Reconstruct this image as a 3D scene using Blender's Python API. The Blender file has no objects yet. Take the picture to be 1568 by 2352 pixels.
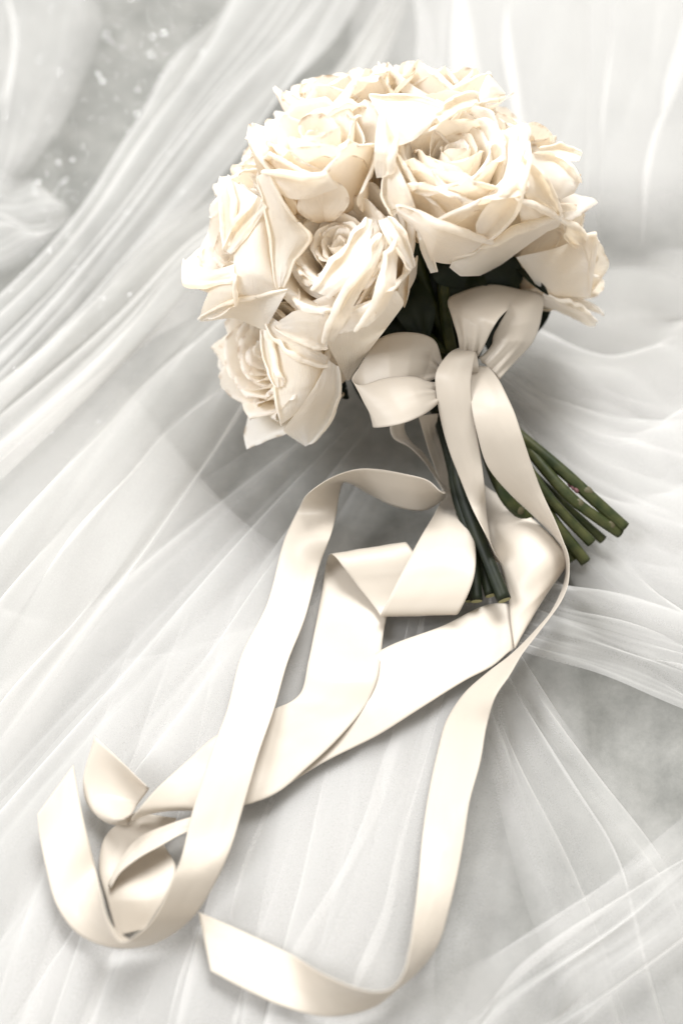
import bpy, math, random
import numpy as np
from mathutils import Vector, Matrix

# ------------------------------------------------------------------ camera
S = bpy.context.scene
COL = S.collection
DEP = math.radians(58)
FD = np.array([0, math.cos(DEP), -math.sin(DEP)])      # view direction
UP = np.array([0, math.sin(DEP), math.cos(DEP)])
RT = np.array([1.0, 0, 0])
DIST = 0.72
CAM = np.array([0, 0, 0.03]) - FD * DIST
cd = bpy.data.cameras.new('camera')
cam = bpy.data.objects.new('camera', cd)
COL.objects.link(cam)
cam.matrix_world = Matrix(((1, 0, 0, CAM[0]), (0, UP[1], -FD[1], CAM[1]), (0, UP[2], -FD[2], CAM[2]), (0, 0, 0, 1)))
cd.sensor_fit = 'VERTICAL'
cd.sensor_height = 36
cd.sensor_width = 24
cd.lens = 50
cd.clip_start = 0.02
cd.clip_end = 50
S.camera = cam
K = 36 / 50 / 2352.0


def ray(px, py):
    px = np.asarray(px, float)
    py = np.asarray(py, float)
    sx = (px - 784) * K
    sy = (1176 - py) * K
    return FD + sx[..., None] * RT + sy[..., None] * UP


def at_z(px, py, z):
    """world point seen at photo position (px, py) at height z (metres)"""
    d = ray(px, py)
    t = (np.asarray(z, float) - CAM[2]) / d[..., 2]
    return CAM + d * t[..., None]


def depth_of(p):
    return float(np.dot(np.asarray(p) - CAM, FD))


T0 = depth_of(at_z(1080, 830, 0.075))


def at_d(px, py, d):
    """world point at photo position, d centimetres nearer than the bow knot"""
    t = T0 - np.asarray(d, float) * 0.01
    return CAM + ray(px, py) * t[..., None]


cd.dof.use_dof = True
cd.dof.focus_distance = T0 - 0.024
cd.dof.aperture_fstop = 3.0
cd.dof.aperture_blades = 9

# ------------------------------------------------------------------ light
W = bpy.data.worlds.new('World')
S.world = W
W.use_nodes = True
bg = W.node_tree.nodes['Background']
bg.inputs[0].default_value = (1.0, 0.945, 0.865, 1)
bg.inputs[1].default_value = 0.64


def area(name, pos, target, sx, sy, watts, col):
    l = bpy.data.lights.new(name, 'AREA')
    l.shape = 'RECTANGLE'
    l.size = sx
    l.size_y = sy
    l.energy = watts
    l.color = col
    o = bpy.data.objects.new(name, l)
    COL.objects.link(o)
    o.location = pos
    o.rotation_euler = (Vector(target) - Vector(pos)).to_track_quat('-Z', 'Y').to_euler()
    return o


area('window_light', (1.4, 5.0, 8.5), (0, 0, 0.03), 4.6, 3.8, 1200, (1.0, 1.0, 0.99))
area('side_fill_light', (-2.2, -0.4, 2.6), (0, 0, 0.03), 1.2, 1.4, 85, (0.97, 0.98, 1.0))  # added fill lamp to brighten the left and front petals, not a window

S.view_settings.view_transform = 'Standard'
S.view_settings.look = 'None'
S.view_settings.exposure = 0.2
S.view_settings.gamma = 1.0
S.render.engine = 'CYCLES'
S.cycles.use_denoising = True
S.cycles.max_bounces = 12
S.cycles.diffuse_bounces = 8
S.cycles.transmission_bounces = 6
S.cycles.transparent_max_bounces = 40
S.cycles.sample_clamp_indirect = 4

# ------------------------------------------------------------------ helpers
rng = np.random.default_rng(7)
random.seed(7)


def tag(o, label=None, cat=None, group=None, kind=None):
    if label:
        o['label'] = label
    if cat:
        o['category'] = cat
    if group:
        o['group'] = group
    if kind:
        o['kind'] = kind
    return o


def empty(name, loc):
    o = bpy.data.objects.new(name, None)
    COL.objects.link(o)
    o.location = tuple(loc)
    o.empty_display_size = 0.01
    return o


def grid_mesh(name, P, U=None, Vv=None):
    """mesh from a grid of points P[i, j, 3], uv from the grid parameters"""
    n, m = P.shape[:2]
    idx = np.arange(n * m).reshape(n, m)
    q = np.stack([idx[:-1, :-1], idx[1:, :-1], idx[1:, 1:], idx[:-1, 1:]], -1).reshape(-1, 4)
    me = bpy.data.meshes.new(name)
    me.vertices.add(n * m)
    me.vertices.foreach_set('co', P.reshape(-1).astype(np.float32))
    me.loops.add(q.size)
    me.loops.foreach_set('vertex_index', q.reshape(-1).astype(np.int32))
    me.polygons.add(len(q))
    me.polygons.foreach_set('loop_start', np.arange(0, q.size, 4, dtype=np.int32))
    me.polygons.foreach_set('use_smooth', np.ones(len(q), bool))
    if U is None:
        U, Vv = np.meshgrid(np.linspace(0, 1, n), np.linspace(0, 1, m), indexing='ij')
    uv = np.stack([np.broadcast_to(U, (n, m)), np.broadcast_to(Vv, (n, m))], -1).reshape(-1, 2)
    l = me.uv_layers.new(name='UVMap')
    l.data.foreach_set('uv', uv[q.reshape(-1)].reshape(-1).astype(np.float32))
    me.update(calc_edges=True)
    me.validate()
    return me


def add(name, me, mat, parent=None):
    o = bpy.data.objects.new(name, me)
    COL.objects.link(o)
    me.materials.append(mat)
    if parent:
        o.parent = parent
    return o


def sstep(x):
    x = np.clip(x, 0, 1)
    return x * x * (3 - 2 * x)


class Noise2:
    def __init__(self, seed):
        self.t = np.random.default_rng(seed).uniform(-1, 1, (64, 64))

    def __call__(self, x, y):
        xi = np.floor(x).astype(int)
        yi = np.floor(y).astype(int)
        fx = sstep(x - xi)
        fy = sstep(y - yi)
        t = self.t
        a = t[xi % 64, yi % 64]
        b = t[(xi + 1) % 64, yi % 64]
        c = t[xi % 64, (yi + 1) % 64]
        d = t[(xi + 1) % 64, (yi + 1) % 64]
        return (a * (1 - fx) + b * fx) * (1 - fy) + (c * (1 - fx) + d * fx) * fy


def spline(pts, n, tension=1.0):
    """centripetal-ish Catmull-Rom through pts (k, dim), n samples by chord length"""
    pts = np.asarray(pts, float)
    k = len(pts)
    if k == 2:
        return pts[0] + (pts[1] - pts[0]) * np.linspace(0, 1, n)[:, None]
    d = np.linalg.norm(np.diff(pts, axis=0), axis=1) ** 0.7 + 1e-6
    t = np.concatenate([[0], np.cumsum(d)])
    m = np.zeros_like(pts)
    m[1:-1] = ((pts[1:-1] - pts[:-2]) / d[:-1, None] * d[1:, None] + (pts[2:] - pts[1:-1]) / d[1:, None] * d[:-1, None]) / (d[:-1] + d[1:])[:, None]
    m[0] = (pts[1] - pts[0]) / d[0]
    m[-1] = (pts[-1] - pts[-2]) / d[-1]
    m *= tension
    tt = np.linspace(0, t[-1], n)
    i = np.clip(np.searchsorted(t, tt, side='right') - 1, 0, k - 2)
    h = d[i][:, None]
    s = ((tt - t[i]) / d[i])[:, None]
    return ((2 * s ** 3 - 3 * s ** 2 + 1) * pts[i] + (s ** 3 - 2 * s ** 2 + s) * h * m[i]
            + (-2 * s ** 3 + 3 * s ** 2) * pts[i + 1] + (s ** 3 - s ** 2) * h * m[i + 1])


# ------------------------------------------------------------------ materials
def new_mat(name):
    m = bpy.data.materials.new(name)
    m.use_nodes = True
    nt = m.node_tree
    nt.nodes.clear()
    out = nt.nodes.new('ShaderNodeOutputMaterial')
    return m, nt, out


def N(nt, typ, **kw):
    n = nt.nodes.new(typ)
    for k, v in kw.items():
        if k.startswith('i_'):
            key = k[2:]
            key = int(key) if key.isdigit() else key.replace('_', ' ')
            n.inputs[key].default_value = v
        else:
            setattr(n, k, v)
    return n


def math_n(nt, op, a, b=None, clamp=False):
    n = nt.nodes.new('ShaderNodeMath')
    n.operation = op
    n.use_clamp = clamp
    for i, x in enumerate((a, b)):
        if x is None:
            continue
        if hasattr(x, 'is_linked') or hasattr(x, 'links'):
            nt.links.new(x, n.inputs[i])
        else:
            n.inputs[i].default_value = x
    return n.outputs[0]


def petal_material():
    m, nt, out = new_mat('petal')
    L = nt.links.new
    uv = N(nt, 'ShaderNodeUVMap')
    sep = N(nt, 'ShaderNodeSeparateXYZ')
    L(uv.outputs[0], sep.inputs[0])
    oi = N(nt, 'ShaderNodeObjectInfo')
    geo = N(nt, 'ShaderNodeTexCoord')
    # base of the petal is butter yellow, blade ivory
    ramp = N(nt, 'ShaderNodeValToRGB')
    e = ramp.color_ramp.elements
    e[0].position = 0.0
    e[0].color = (0.86, 0.70, 0.45, 1)
    e[1].position = 0.85
    e[1].color = (0.965, 0.955, 0.925, 1)
    x = ramp.color_ramp.elements.new(0.45)
    x.color = (0.965, 0.92, 0.825, 1)
    L(sep.outputs[1], ramp.inputs[0])
    # veins: stretched noise along the petal
    mp = N(nt, 'ShaderNodeMapping', i_Scale=(26, 3.0, 1))
    L(uv.outputs[0], mp.inputs[0])
    vn = N(nt, 'ShaderNodeTexNoise', i_Scale=2.0, i_Detail=4.0)
    L(mp.outputs[0], vn.inputs[0])
    # bruises: small brown marks, mostly near the rim
    bn = N(nt, 'ShaderNodeTexNoise', i_Scale=190.0, i_Detail=3.0)
    L(geo.outputs['Object'], bn.inputs[0])
    au = math_n(nt, 'ABSOLUTE', math_n(nt, 'SUBTRACT', math_n(nt, 'MULTIPLY', sep.outputs[0], 2.0), 1.0))
    rim = math_n(nt, 'MAXIMUM', math_n(nt, 'MULTIPLY', math_n(nt, 'SUBTRACT', au, 0.93), 14.0, True),
                 math_n(nt, 'MULTIPLY', math_n(nt, 'SUBTRACT', sep.outputs[1], 0.955), 22.0, True))
    spot = math_n(nt, 'MULTIPLY', math_n(nt, 'SUBTRACT', bn.outputs[0], 0.47), 5.0, True)
    br = math_n(nt, 'MULTIPLY', math_n(nt, 'MULTIPLY', rim, spot), 0.8)
    bn2 = N(nt, 'ShaderNodeTexNoise', i_Scale=75.0, i_Detail=5.0, i_Roughness=0.7)
    L(geo.outputs['Object'], bn2.inputs[0])
    sp2 = math_n(nt, 'MULTIPLY', math_n(nt, 'MULTIPLY', math_n(nt, 'SUBTRACT', bn2.outputs[0], 0.66), 8.0, True), 0.3)
    brr = math_n(nt, 'MAXIMUM', br, sp2)
    mx = N(nt, 'ShaderNodeMix', data_type='RGBA')
    mx.inputs[7].default_value = (0.42, 0.27, 0.13, 1)
    L(brr, mx.inputs[0])
    L(ramp.outputs[0], mx.inputs[6])
    hs = N(nt, 'ShaderNodeHueSaturation')
    L(mx.outputs[2], hs.inputs['Color'])
    L(math_n(nt, 'ADD', math_n(nt, 'MULTIPLY', oi.outputs['Random'], 0.35), 0.75), hs.inputs['Saturation'])
    bump = N(nt, 'ShaderNodeBump', i_Strength=0.6, i_Distance=0.0006)
    fn = N(nt, 'ShaderNodeTexNoise', i_Scale=420.0, i_Detail=4.0, i_Roughness=0.65)
    L(geo.outputs['Object'], fn.inputs[0])
    hsum = math_n(nt, 'ADD', math_n(nt, 'ADD', vn.outputs[0], math_n(nt, 'MULTIPLY', fn.outputs[0], 0.5)), math_n(nt, 'MULTIPLY', bn2.outputs[0], 0.8))
    L(hsum, bump.inputs['Height'])
    pb = N(nt, 'ShaderNodeBsdfPrincipled', i_Roughness=0.55)
    pb.inputs['Specular IOR Level'].default_value = 0.3
    pb.inputs['Sheen Weight'].default_value = 0.15
    L(hs.outputs[0], pb.inputs['Base Color'])
    L(bump.outputs[0], pb.inputs['Normal'])
    tr = N(nt, 'ShaderNodeBsdfTranslucent')
    tm = N(nt, 'ShaderNodeMix', data_type='RGBA', blend_type='MULTIPLY', i_0=1.0)
    tm.inputs[7].default_value = (1.0, 0.90, 0.76, 1)
    L(hs.outputs[0], tm.inputs[6])
    L(tm.outputs[2], tr.inputs[0])
    L(bump.outputs[0], tr.inputs['Normal'])
    ms = N(nt, 'ShaderNodeMixShader', i_0=0.42)
    L(pb.outputs[0], ms.inputs[1])
    L(tr.outputs[0], ms.inputs[2])
    L(ms.outputs[0], out.inputs[0])
    return m


def satin_material():
    m, nt, out = new_mat('satin')
    L = nt.links.new
    uv = N(nt, 'ShaderNodeUVMap')
    mp = N(nt, 'ShaderNodeMapping', i_Scale=(1, 1, 1))
    L(uv.outputs[0], mp.inputs[0])
    sep = N(nt, 'ShaderNodeSeparateXYZ')
    L(uv.outputs[0], sep.inputs[0])
    # woven selvedge: tiny picots along both edges
    au = math_n(nt, 'ABSOLUTE', math_n(nt, 'SUBTRACT', math_n(nt, 'MULTIPLY', sep.outputs[0], 2.0), 1.0))
    edge = math_n(nt, 'MULTIPLY', math_n(nt, 'SUBTRACT', au, 0.94), 40.0, True)
    pic = math_n(nt, 'SINE', math_n(nt, 'MULTIPLY', sep.outputs[1], 6000.0))
    wv = N(nt, 'ShaderNodeTexNoise', i_Scale=1.0, i_Detail=2.0)
    mp.inputs['Scale'].default_value = (130, 60, 1)
    tc = N(nt, 'ShaderNodeTexCoord')
    L(mp.outputs[0], wv.inputs[0])
    lown = N(nt, 'ShaderNodeTexNoise', i_Scale=55.0, i_Detail=2.0)
    L(tc.outputs['Object'], lown.inputs[0])
    h = math_n(nt, 'ADD', math_n(nt, 'MULTIPLY', edge, math_n(nt, 'ADD', math_n(nt, 'MULTIPLY', pic, 0.4), 1.0)),
               math_n(nt, 'ADD', math_n(nt, 'MULTIPLY', wv.outputs[0], 0.7), math_n(nt, 'MULTIPLY', lown.outputs[0], 1.5)))
    bump = N(nt, 'ShaderNodeBump', i_Strength=0.35, i_Distance=0.0004)
    L(h, bump.inputs['Height'])
    pb = N(nt, 'ShaderNodeBsdfPrincipled', i_Roughness=0.38)
    pb.inputs['Base Color'].default_value = (0.63, 0.575, 0.50, 1)
    pb.inputs['Specular IOR Level'].default_value = 0.42
    pb.inputs['Anisotropic'].default_value = 0.5
    pb.inputs['Sheen Weight'].default_value = 0.2
    pb.inputs['Sheen Roughness'].default_value = 0.4
    tg = N(nt, 'ShaderNodeTangent', direction_type='UV_MAP')
    L(tg.outputs[0], pb.inputs['Tangent'])
    L(bump.outputs[0], pb.inputs['Normal'])
    tr = N(nt, 'ShaderNodeBsdfTranslucent')
    tr.inputs[0].default_value = (0.70, 0.61, 0.49, 1)
    ms = N(nt, 'ShaderNodeMixShader', i_0=0.2)
    L(pb.outputs[0], ms.inputs[1])
    L(tr.outputs[0], ms.inputs[2])
    L(ms.outputs[0], out.inputs[0])
    return m


def tulle_material(name, cover, col, hem=False):
    """sheer net: thread coverage seen along the ray grows as the cloth turns edge-on"""
    m, nt, out = new_mat(name)
    L = nt.links.new
    g = N(nt, 'ShaderNodeNewGeometry')
    dp = N(nt, 'ShaderNodeVectorMath', operation='DOT_PRODUCT')
    L(g.outputs['Normal'], dp.inputs[0])
    L(g.outputs['Incoming'], dp.inputs[1])
    c = math_n(nt, 'MAXIMUM', math_n(nt, 'ABSOLUTE', dp.outputs['Value']), 0.12)
    op = math_n(nt, 'SUBTRACT', 1.0, math_n(nt, 'POWER', 1.0 - cover, math_n(nt, 'DIVIDE', 1.0, c)))
    tc = N(nt, 'ShaderNodeTexCoord')
    nz = N(nt, 'ShaderNodeTexNoise', i_Scale=1500.0, i_Detail=1.0)
    L(tc.outputs['Object'], nz.inputs[0])
    op2 = math_n(nt, 'MULTIPLY', op, math_n(nt, 'ADD', math_n(nt, 'MULTIPLY', nz.outputs[0], 0.25), 0.875), True)
    uv = N(nt, 'ShaderNodeUVMap')
    sp = N(nt, 'ShaderNodeSeparateXYZ')
    L(uv.outputs[0], sp.inputs[0])
    ed = math_n(nt, 'MULTIPLY', math_n(nt, 'MULTIPLY', sp.outputs[0], math_n(nt, 'SUBTRACT', 1.0, sp.outputs[0])), 6.5, True)
    en = math_n(nt, 'MULTIPLY', math_n(nt, 'MULTIPLY', sp.outputs[1], math_n(nt, 'SUBTRACT', 1.0, sp.outputs[1])), 5.5, True)
    if not hem:
        op2 = math_n(nt, 'MULTIPLY', op2, math_n(nt, 'ADD', math_n(nt, 'MULTIPLY', math_n(nt, 'MULTIPLY', ed, en), 1.0), 0.0))
    df = N(nt, 'ShaderNodeBsdfDiffuse')
    df.inputs[0].default_value = col
    tl = N(nt, 'ShaderNodeBsdfTranslucent')
    tl.inputs[0].default_value = col
    a = N(nt, 'ShaderNodeMixShader', i_0=0.42)
    L(df.outputs[0], a.inputs[1])
    L(tl.outputs[0], a.inputs[2])
    t = N(nt, 'ShaderNodeBsdfTransparent')
    b = N(nt, 'ShaderNodeMixShader')
    L(op2, b.inputs[0])
    L(t.outputs[0], b.inputs[1])
    L(a.outputs[0], b.inputs[2])
    L(b.outputs[0], out.inputs[0])
    return m


def stem_material(name, c1, c2):
    m, nt, out = new_mat(name)
    L = nt.links.new
    tc = N(nt, 'ShaderNodeTexCoord')
    nz = N(nt, 'ShaderNodeTexNoise', i_Scale=130.0, i_Detail=4.0)
    L(tc.outputs['Object'], nz.inputs[0])
    r = N(nt, 'ShaderNodeValToRGB')
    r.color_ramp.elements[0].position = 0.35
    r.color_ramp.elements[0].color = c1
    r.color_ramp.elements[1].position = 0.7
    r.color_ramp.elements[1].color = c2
    L(nz.outputs[0], r.inputs[0])
    b = N(nt, 'ShaderNodeBump', i_Strength=0.3, i_Distance=0.0006)
    L(nz.outputs[0], b.inputs['Height'])
    pb = N(nt, 'ShaderNodeBsdfPrincipled', i_Roughness=0.5)
    pb.inputs['Specular IOR Level'].default_value = 0.25
    L(r.outputs[0], pb.inputs['Base Color'])
    L(b.outputs[0], pb.inputs['Normal'])
    L(pb.outputs[0], out.inputs[0])
    return m


def lining_material():
    m, nt, out = new_mat('glitter_cloth')
    L = nt.links.new
    tc = N(nt, 'ShaderNodeTexCoord')
    nz = N(nt, 'ShaderNodeTexNoise', i_Scale=17.0, i_Detail=9.0, i_Roughness=0.8)
    L(tc.outputs['Object'], nz.inputs[0])
    r = N(nt, 'ShaderNodeValToRGB')
    r.color_ramp.elements[0].position = 0.3
    r.color_ramp.elements[0].color = (0.11, 0.113, 0.104, 1)
    r.color_ramp.elements[1].position = 0.75
    r.color_ramp.elements[1].color = (0.27, 0.268, 0.252, 1)
    L(nz.outputs[0], r.inputs[0])
    pb = N(nt, 'ShaderNodeBsdfPrincipled', i_Roughness=0.7)
    L(r.outputs[0], pb.inputs['Base Color'])
    L(pb.outputs[0], out.inputs[0])
    return m


def plain(name, col, rough=0.5, metal=0.0):
    m, nt, out = new_mat(name)
    tc = N(nt, 'ShaderNodeTexCoord')
    nz = N(nt, 'ShaderNodeTexNoise', i_Scale=160.0, i_Detail=3.0)
    nt.links.new(tc.outputs['Object'], nz.inputs[0])
    mx = N(nt, 'ShaderNodeMix', data_type='RGBA')
    mx.inputs[6].default_value = col
    mx.inputs[7].default_value = tuple(c * 0.7 for c in col[:3]) + (1,)
    nt.links.new(nz.outputs[0], mx.inputs[0])
    pb = N(nt, 'ShaderNodeBsdfPrincipled', i_Roughness=rough, i_Metallic=metal)
    nt.links.new(mx.outputs[2], pb.inputs['Base Color'])
    nt.links.new(pb.outputs[0], out.inputs[0])
    return m


M_PETAL = petal_material()
M_SATIN = satin_material()
M_TULLE = tulle_material('tulle', 0.29, (0.80, 0.795, 0.785, 1))
M_HEM = tulle_material('hemmed_tulle', 0.30, (0.80, 0.795, 0.785, 1), True)
M_VEIL = tulle_material('veil_tulle', 0.36, (0.80, 0.79, 0.77, 1))
M_UNDER = tulle_material('underskirt_tulle', 0.40, (0.80, 0.795, 0.785, 1))
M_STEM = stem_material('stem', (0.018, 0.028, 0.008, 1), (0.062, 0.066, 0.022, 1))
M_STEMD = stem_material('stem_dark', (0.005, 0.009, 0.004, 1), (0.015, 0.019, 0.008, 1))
M_SHADE_LEAF = stem_material('shade_leaf', (0.005, 0.010, 0.005, 1), (0.013, 0.020, 0.009, 1))  # leaf green taken almost to black, shade put into the colour
M_CUT = plain('cut_stem', (0.30, 0.29, 0.14, 1), 0.7)
M_NODE = plain('stem_node', (0.085, 0.075, 0.035, 1), 0.6)
M_BUD = plain('bud_scar', (0.13, 0.05, 0.055, 1), 0.6)
M_LINING = lining_material()
M_SEQUIN = plain('sequin', (0.95, 0.95, 0.97, 1), 0.2, 1.0)


# ------------------------------------------------------------------ cloth below
def sheet(name, parent, mat, E1, E2, z0, seed, folds=9, fold_amp=0.85, lift=0.006, nu=360, nv=64, low=0.006, spread=1.0):
    """a length of gathered cloth between two edges given as (px, py); pleats run along the edges and lap over each other"""
    e1 = spline(E1, nv)
    e2 = spline(E2, nv)
    nz = Noise2(seed)
    r = np.random.default_rng(seed)
    s = np.linspace(0, 1, nu)[:, None]
    t = np.linspace(0, 1, nv)[None, :]
    g = s + 0 * t
    hgt = np.zeros((nu, nv))
    for k, (m, w) in enumerate(((folds * 0.6, 1.0), (folds * 1.3 + 0.4, 0.5), (folds * 2.3 + 0.2, 0.10))):
        ph = 2 * np.pi * (m * s + 0.8 * nz(t * 2.4 + 7 * k, s * 3.0 + 5 * k) + r.uniform(0, 1)) + 1.3 * nz(s * m * 0.7 + 11 * k, t * 1.3 + 3)
        amp = fold_amp * w * (0.5 + 1.2 * np.maximum(0, nz(s * 5 + k, t * 1.7 + 20))) / (2 * np.pi * m)
        g = g + amp * np.sin(ph) * 1.35
        hgt += lift * w / (1 + k * 0.8) * (0.5 + 0.5 * np.cos(ph + 0.6)) * (0.55 + 0.8 * np.maximum(0, nz(s * 4 + 9, t * 2 + k)))
    hgt += 0.0012 * nz(s * 13 + 40, t * 1.3 + 2) + 0.0004 * nz(s * 31 + 4, t * 2 + 22)
    gg = 0.5 + (g - 0.5) * spread
    px = e1[None, :, 0] * (1 - gg) + e2[None, :, 0] * gg
    py = e1[None, :, 1] * (1 - gg) + e2[None, :, 1] * gg
    # slow hills shared by all the layers keep them in order
    hill = HILL(px, py)
    z = z0 * 0.6 - 0.004 + hill + hgt * 0.75 + low * 0.5 * (nz(s * 2.3 + 30, t * 2.0 + 30) + 1) * 0.5
    P = at_z(px, py, z) if True else None
    return add(name, grid_mesh(name, P), mat, parent)


_hn = Noise2(101)


def HILL(px, py):
    return 0.003 * (_hn(px / 420.0 + 3, py / 420.0 + 3) + 1)


# the grey glitter cloth under everything, wide enough to fill the view
gx, gy = np.meshgrid(np.linspace(-700, 2300, 150), np.linspace(3400, -900, 200), indexing='ij')
n1, n2 = Noise2(5), Noise2(6)
gz = HILL(gx, gy) - 0.016 + 0.006 * n1(gx / 130.0, gy / 330.0) + 0.003 * n2(gx / 60.0, gy / 90.0)
lining = empty('glitter_fabric', (0, 0, 0))
tag(lining, 'grey glitter fabric glinting below the sheer tulle at the upper left', 'fabric')
add('lining', grid_mesh('lining', at_z(gx, gy, gz)), M_LINING, lining)
# sequins
vs, fs = [], []
rs = np.random.default_rng(12)
cent = [(390, 70, 60), (230, 190, 120), (130, 470, 70), (60, 520, 90), (300, 120, 160), (270, 720, 60), (60, 980, 90), (180, 300, 120), (30, 60, 150), (40, 1100, 60)]
for i in range(4200):
    c = cent[rs.integers(len(cent))]
    x, y = rs.normal(c[0], c[2]), rs.normal(c[1], c[2])
    z = float(HILL(np.array(x), np.array(y))) - 0.0125 + rs.uniform(0, 0.002)
    p = at_z(x, y, z + 0.004)
    nrm = Vector((rs.normal(0.08, .25), rs.normal(-0.05, .25), 1)).normalized()
    a = nrm.orthogonal().normalized()
    b = nrm.cross(a)
    rad = rs.uniform(0.00010, 0.00016) * (1 + 1.6 * (i % 9 == 0))
    base = len(vs)
    for k in range(6):
        q = Vector(p) + (a * math.cos(k * math.pi / 3) + b * math.sin(k * math.pi / 3)) * rad
        vs.append(q)
    fs.append(tuple(range(base, base + 6)))
me = bpy.data.meshes.new('sequin')
me.from_pydata(vs, [], fs)
tag(add('sequin', me, M_SEQUIN, lining), kind='stuff')

skirt = empty('tulle_skirt', (0, 0, 0))
tag(skirt, 'layered white tulle skirt spread in soft gathers under the bouquet and ribbon tails', 'tulle')
sheet('underlayer', skirt, M_UNDER, [(520, 1180), (230, 860), (-200, 850), (-600, 950)], [(1120, 1560), (1000, 2100), (500, 2500), (-200, 2900)], -0.002, 44, 6, 0.8, 0.005)  # pale layer kept clear of the bouquet's shadow so it stays dark
sheet('underlayer', skirt, M_UNDER, [(1120, 620), (1400, 560), (1700, 540), (2000, 530)], [(1180, 1150), (1380, 1400), (1600, 1560), (2000, 1750)], -0.002, 45, 6, 0.8, 0.005)
# lower field: long pleats running down, slightly to the left; start low so dark lining deepens the bouquet's shade
sheet('layer', skirt, M_TULLE, [(480, 1160), (300, 1500), (0, 2100), (-200, 2700)], [(1300, 1300), (1330, 1700), (1300, 2200), (1250, 2700)], 0.002, 31, 9, 0.9, 0.006)
sheet('layer', skirt, M_TULLE, [(590, 1200), (520, 1500), (380, 2100), (250, 2700)], [(1150, 1400), (1080, 1700), (960, 2200), (850, 2700)], 0.005, 32, 7, 0.9, 0.006)
sheet('layer', skirt, M_TULLE, [(820, 850), (-100, 1500), (-500, 1900), (-900, 2300)], [(960, 1000), (700, 1600), (300, 2200), (0, 2700)], 0.004, 33, 8, 0.9, 0.007)
sheet('layer', skirt, M_TULLE, [(700, 1500), (600, 1900), (520, 2300), (450, 2700)], [(1120, 1500), (1060, 1900), (980, 2300), (900, 2700)], 0.006, 39, 5, 0.95, 0.006)
sheet('layer', skirt, M_TULLE, [(300, 1300), (100, 1800), (-100, 2300), (-250, 2700)], [(700, 1500), (560, 1900), (420, 2300), (300, 2700)], 0.003, 40, 6, 0.95, 0.006)
# right ruffles radiating from the bow
sheet('layer', skirt, M_TULLE, [(1000, 620), (1350, 540), (1600, 515), (1900, 500)], [(1080, 1000), (1350, 1300), (1620, 1450), (1950, 1600)], 0.003, 34, 9, 0.9, 0.009)
sheet('layer', skirt, M_TULLE, [(1050, 700), (1350, 800), (1600, 760), (1900, 700)], [(1150, 1000), (1350, 1400), (1560, 1620), (1900, 1800)], 0.004, 35, 6, 0.9, 0.008)
sheet('layer', skirt, M_HEM, [(1120, 1250), (1300, 1330), (1600, 1390), (1900, 1400)], [(1180, 1480), (1330, 1530), (1580, 1630), (1900, 1700)], 0.001, 36, 4, 0.9, 0.006)
# bottom right
sheet('layer', skirt, M_TULLE, [(1150, 1400), (1400, 1750), (1650, 2000), (1900, 2300)], [(1050, 1500), (1150, 1900), (1300, 2400), (1400, 2900)], 0.003, 37, 7, 0.9, 0.007)
sheet('layer', skirt, M_TULLE, [(1700, 1750), (1400, 2000), (1000, 2300), (700, 2700)], [(1900, 1950), (1650, 2150), (1350, 2400), (1200, 2700)], 0.008, 38, 5, 0.9, 0.006)

veil = empty('tulle_veil', (0, 0, 0))
tag(veil, 'sheer white veil sweeping in a diagonal band behind the roses at upper left', 'veil')
sheet('layer', veil, M_HEM, [(640, -160), (520, 0), (365, 190), (293, 300), (183, 480), (0, 680), (-300, 900)], [(900, -160), (740, 120), (560, 330), (420, 490), (311, 600), (183, 740), (-200, 1150)], 0.010, 41, 5, 0.85, 0.008)
sheet('layer', veil, M_VEIL, [(960, -160), (790, 110), (600, 340), (470, 440), (384, 500), (220, 670), (0, 850), (-300, 1050)], [(1000, -160), (900, 120), (650, 520), (500, 640), (400, 740), (200, 930), (-200, 1300)], 0.013, 42, 3, 0.85, 0.008)
sheet('layer', veil, M_VEIL, [(600, 500), (440, 650), (330, 760), (150, 950), (-60, 1200), (-300, 1500)], [(720, 640), (600, 950), (420, 1250), (180, 1600), (-100, 2000)], 0.009, 43, 5, 0.9, 0.008)

drape = empty('tulle_drape', (0, 0, 0))
tag(drape, 'white tulle hanging in straight vertical folds beyond the roses at upper right', 'tulle')
sheet('layer', drape, M_TULLE, [(770, -250), (780, 0), (810, 300), (800, 620)], [(1750, -250), (1720, 0), (1680, 300), (1660, 620)], 0.006, 51, 10, 0.95, 0.008)
sheet('layer', drape, M_TULLE, [(860, -250), (900, 0), (920, 300), (930, 620)], [(1800, -250), (1750, 0), (1720, 300), (1700, 560)], 0.012, 52, 8, 0.95, 0.008)
sheet('layer', drape, M_TULLE, [(-200, -250), (-150, 100), (-180, 400), (-250, 700)], [(215, -250), (195, 60), (120, 300), (50, 420)], 0.001, 53, 3, 0.9, 0.006)
sheet('layer', drape, M_TULLE, [(-250, 330), (0, 385), (120, 440), (172, 488)], [(-250, 720), (0, 640), (110, 560), (168, 500)], 0.001, 55, 3, 0.9, 0.006)


# ------------------------------------------------------------------ roses
def profile(a0, am, at, tm, L, r0, n=60):
    t = np.linspace(0, 1.25, n)
    al = np.where(t < tm, a0 + (am - a0) * sstep(t / tm), am + (at - am) * sstep((t - tm) / (1 - tm)))
    al = np.where(t > 1, at + (at - am) * 0.3 * (t - 1), al)
    al = np.radians(al)
    ds = L * (t[1] - t[0])
    r = r0 + np.concatenate([[0], np.cumsum(np.cos(al[:-1]) * ds)])
    z = np.concatenate([[0], np.cumsum(np.sin(al[:-1]) * ds)])
    return t * L, r, z, al


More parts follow.
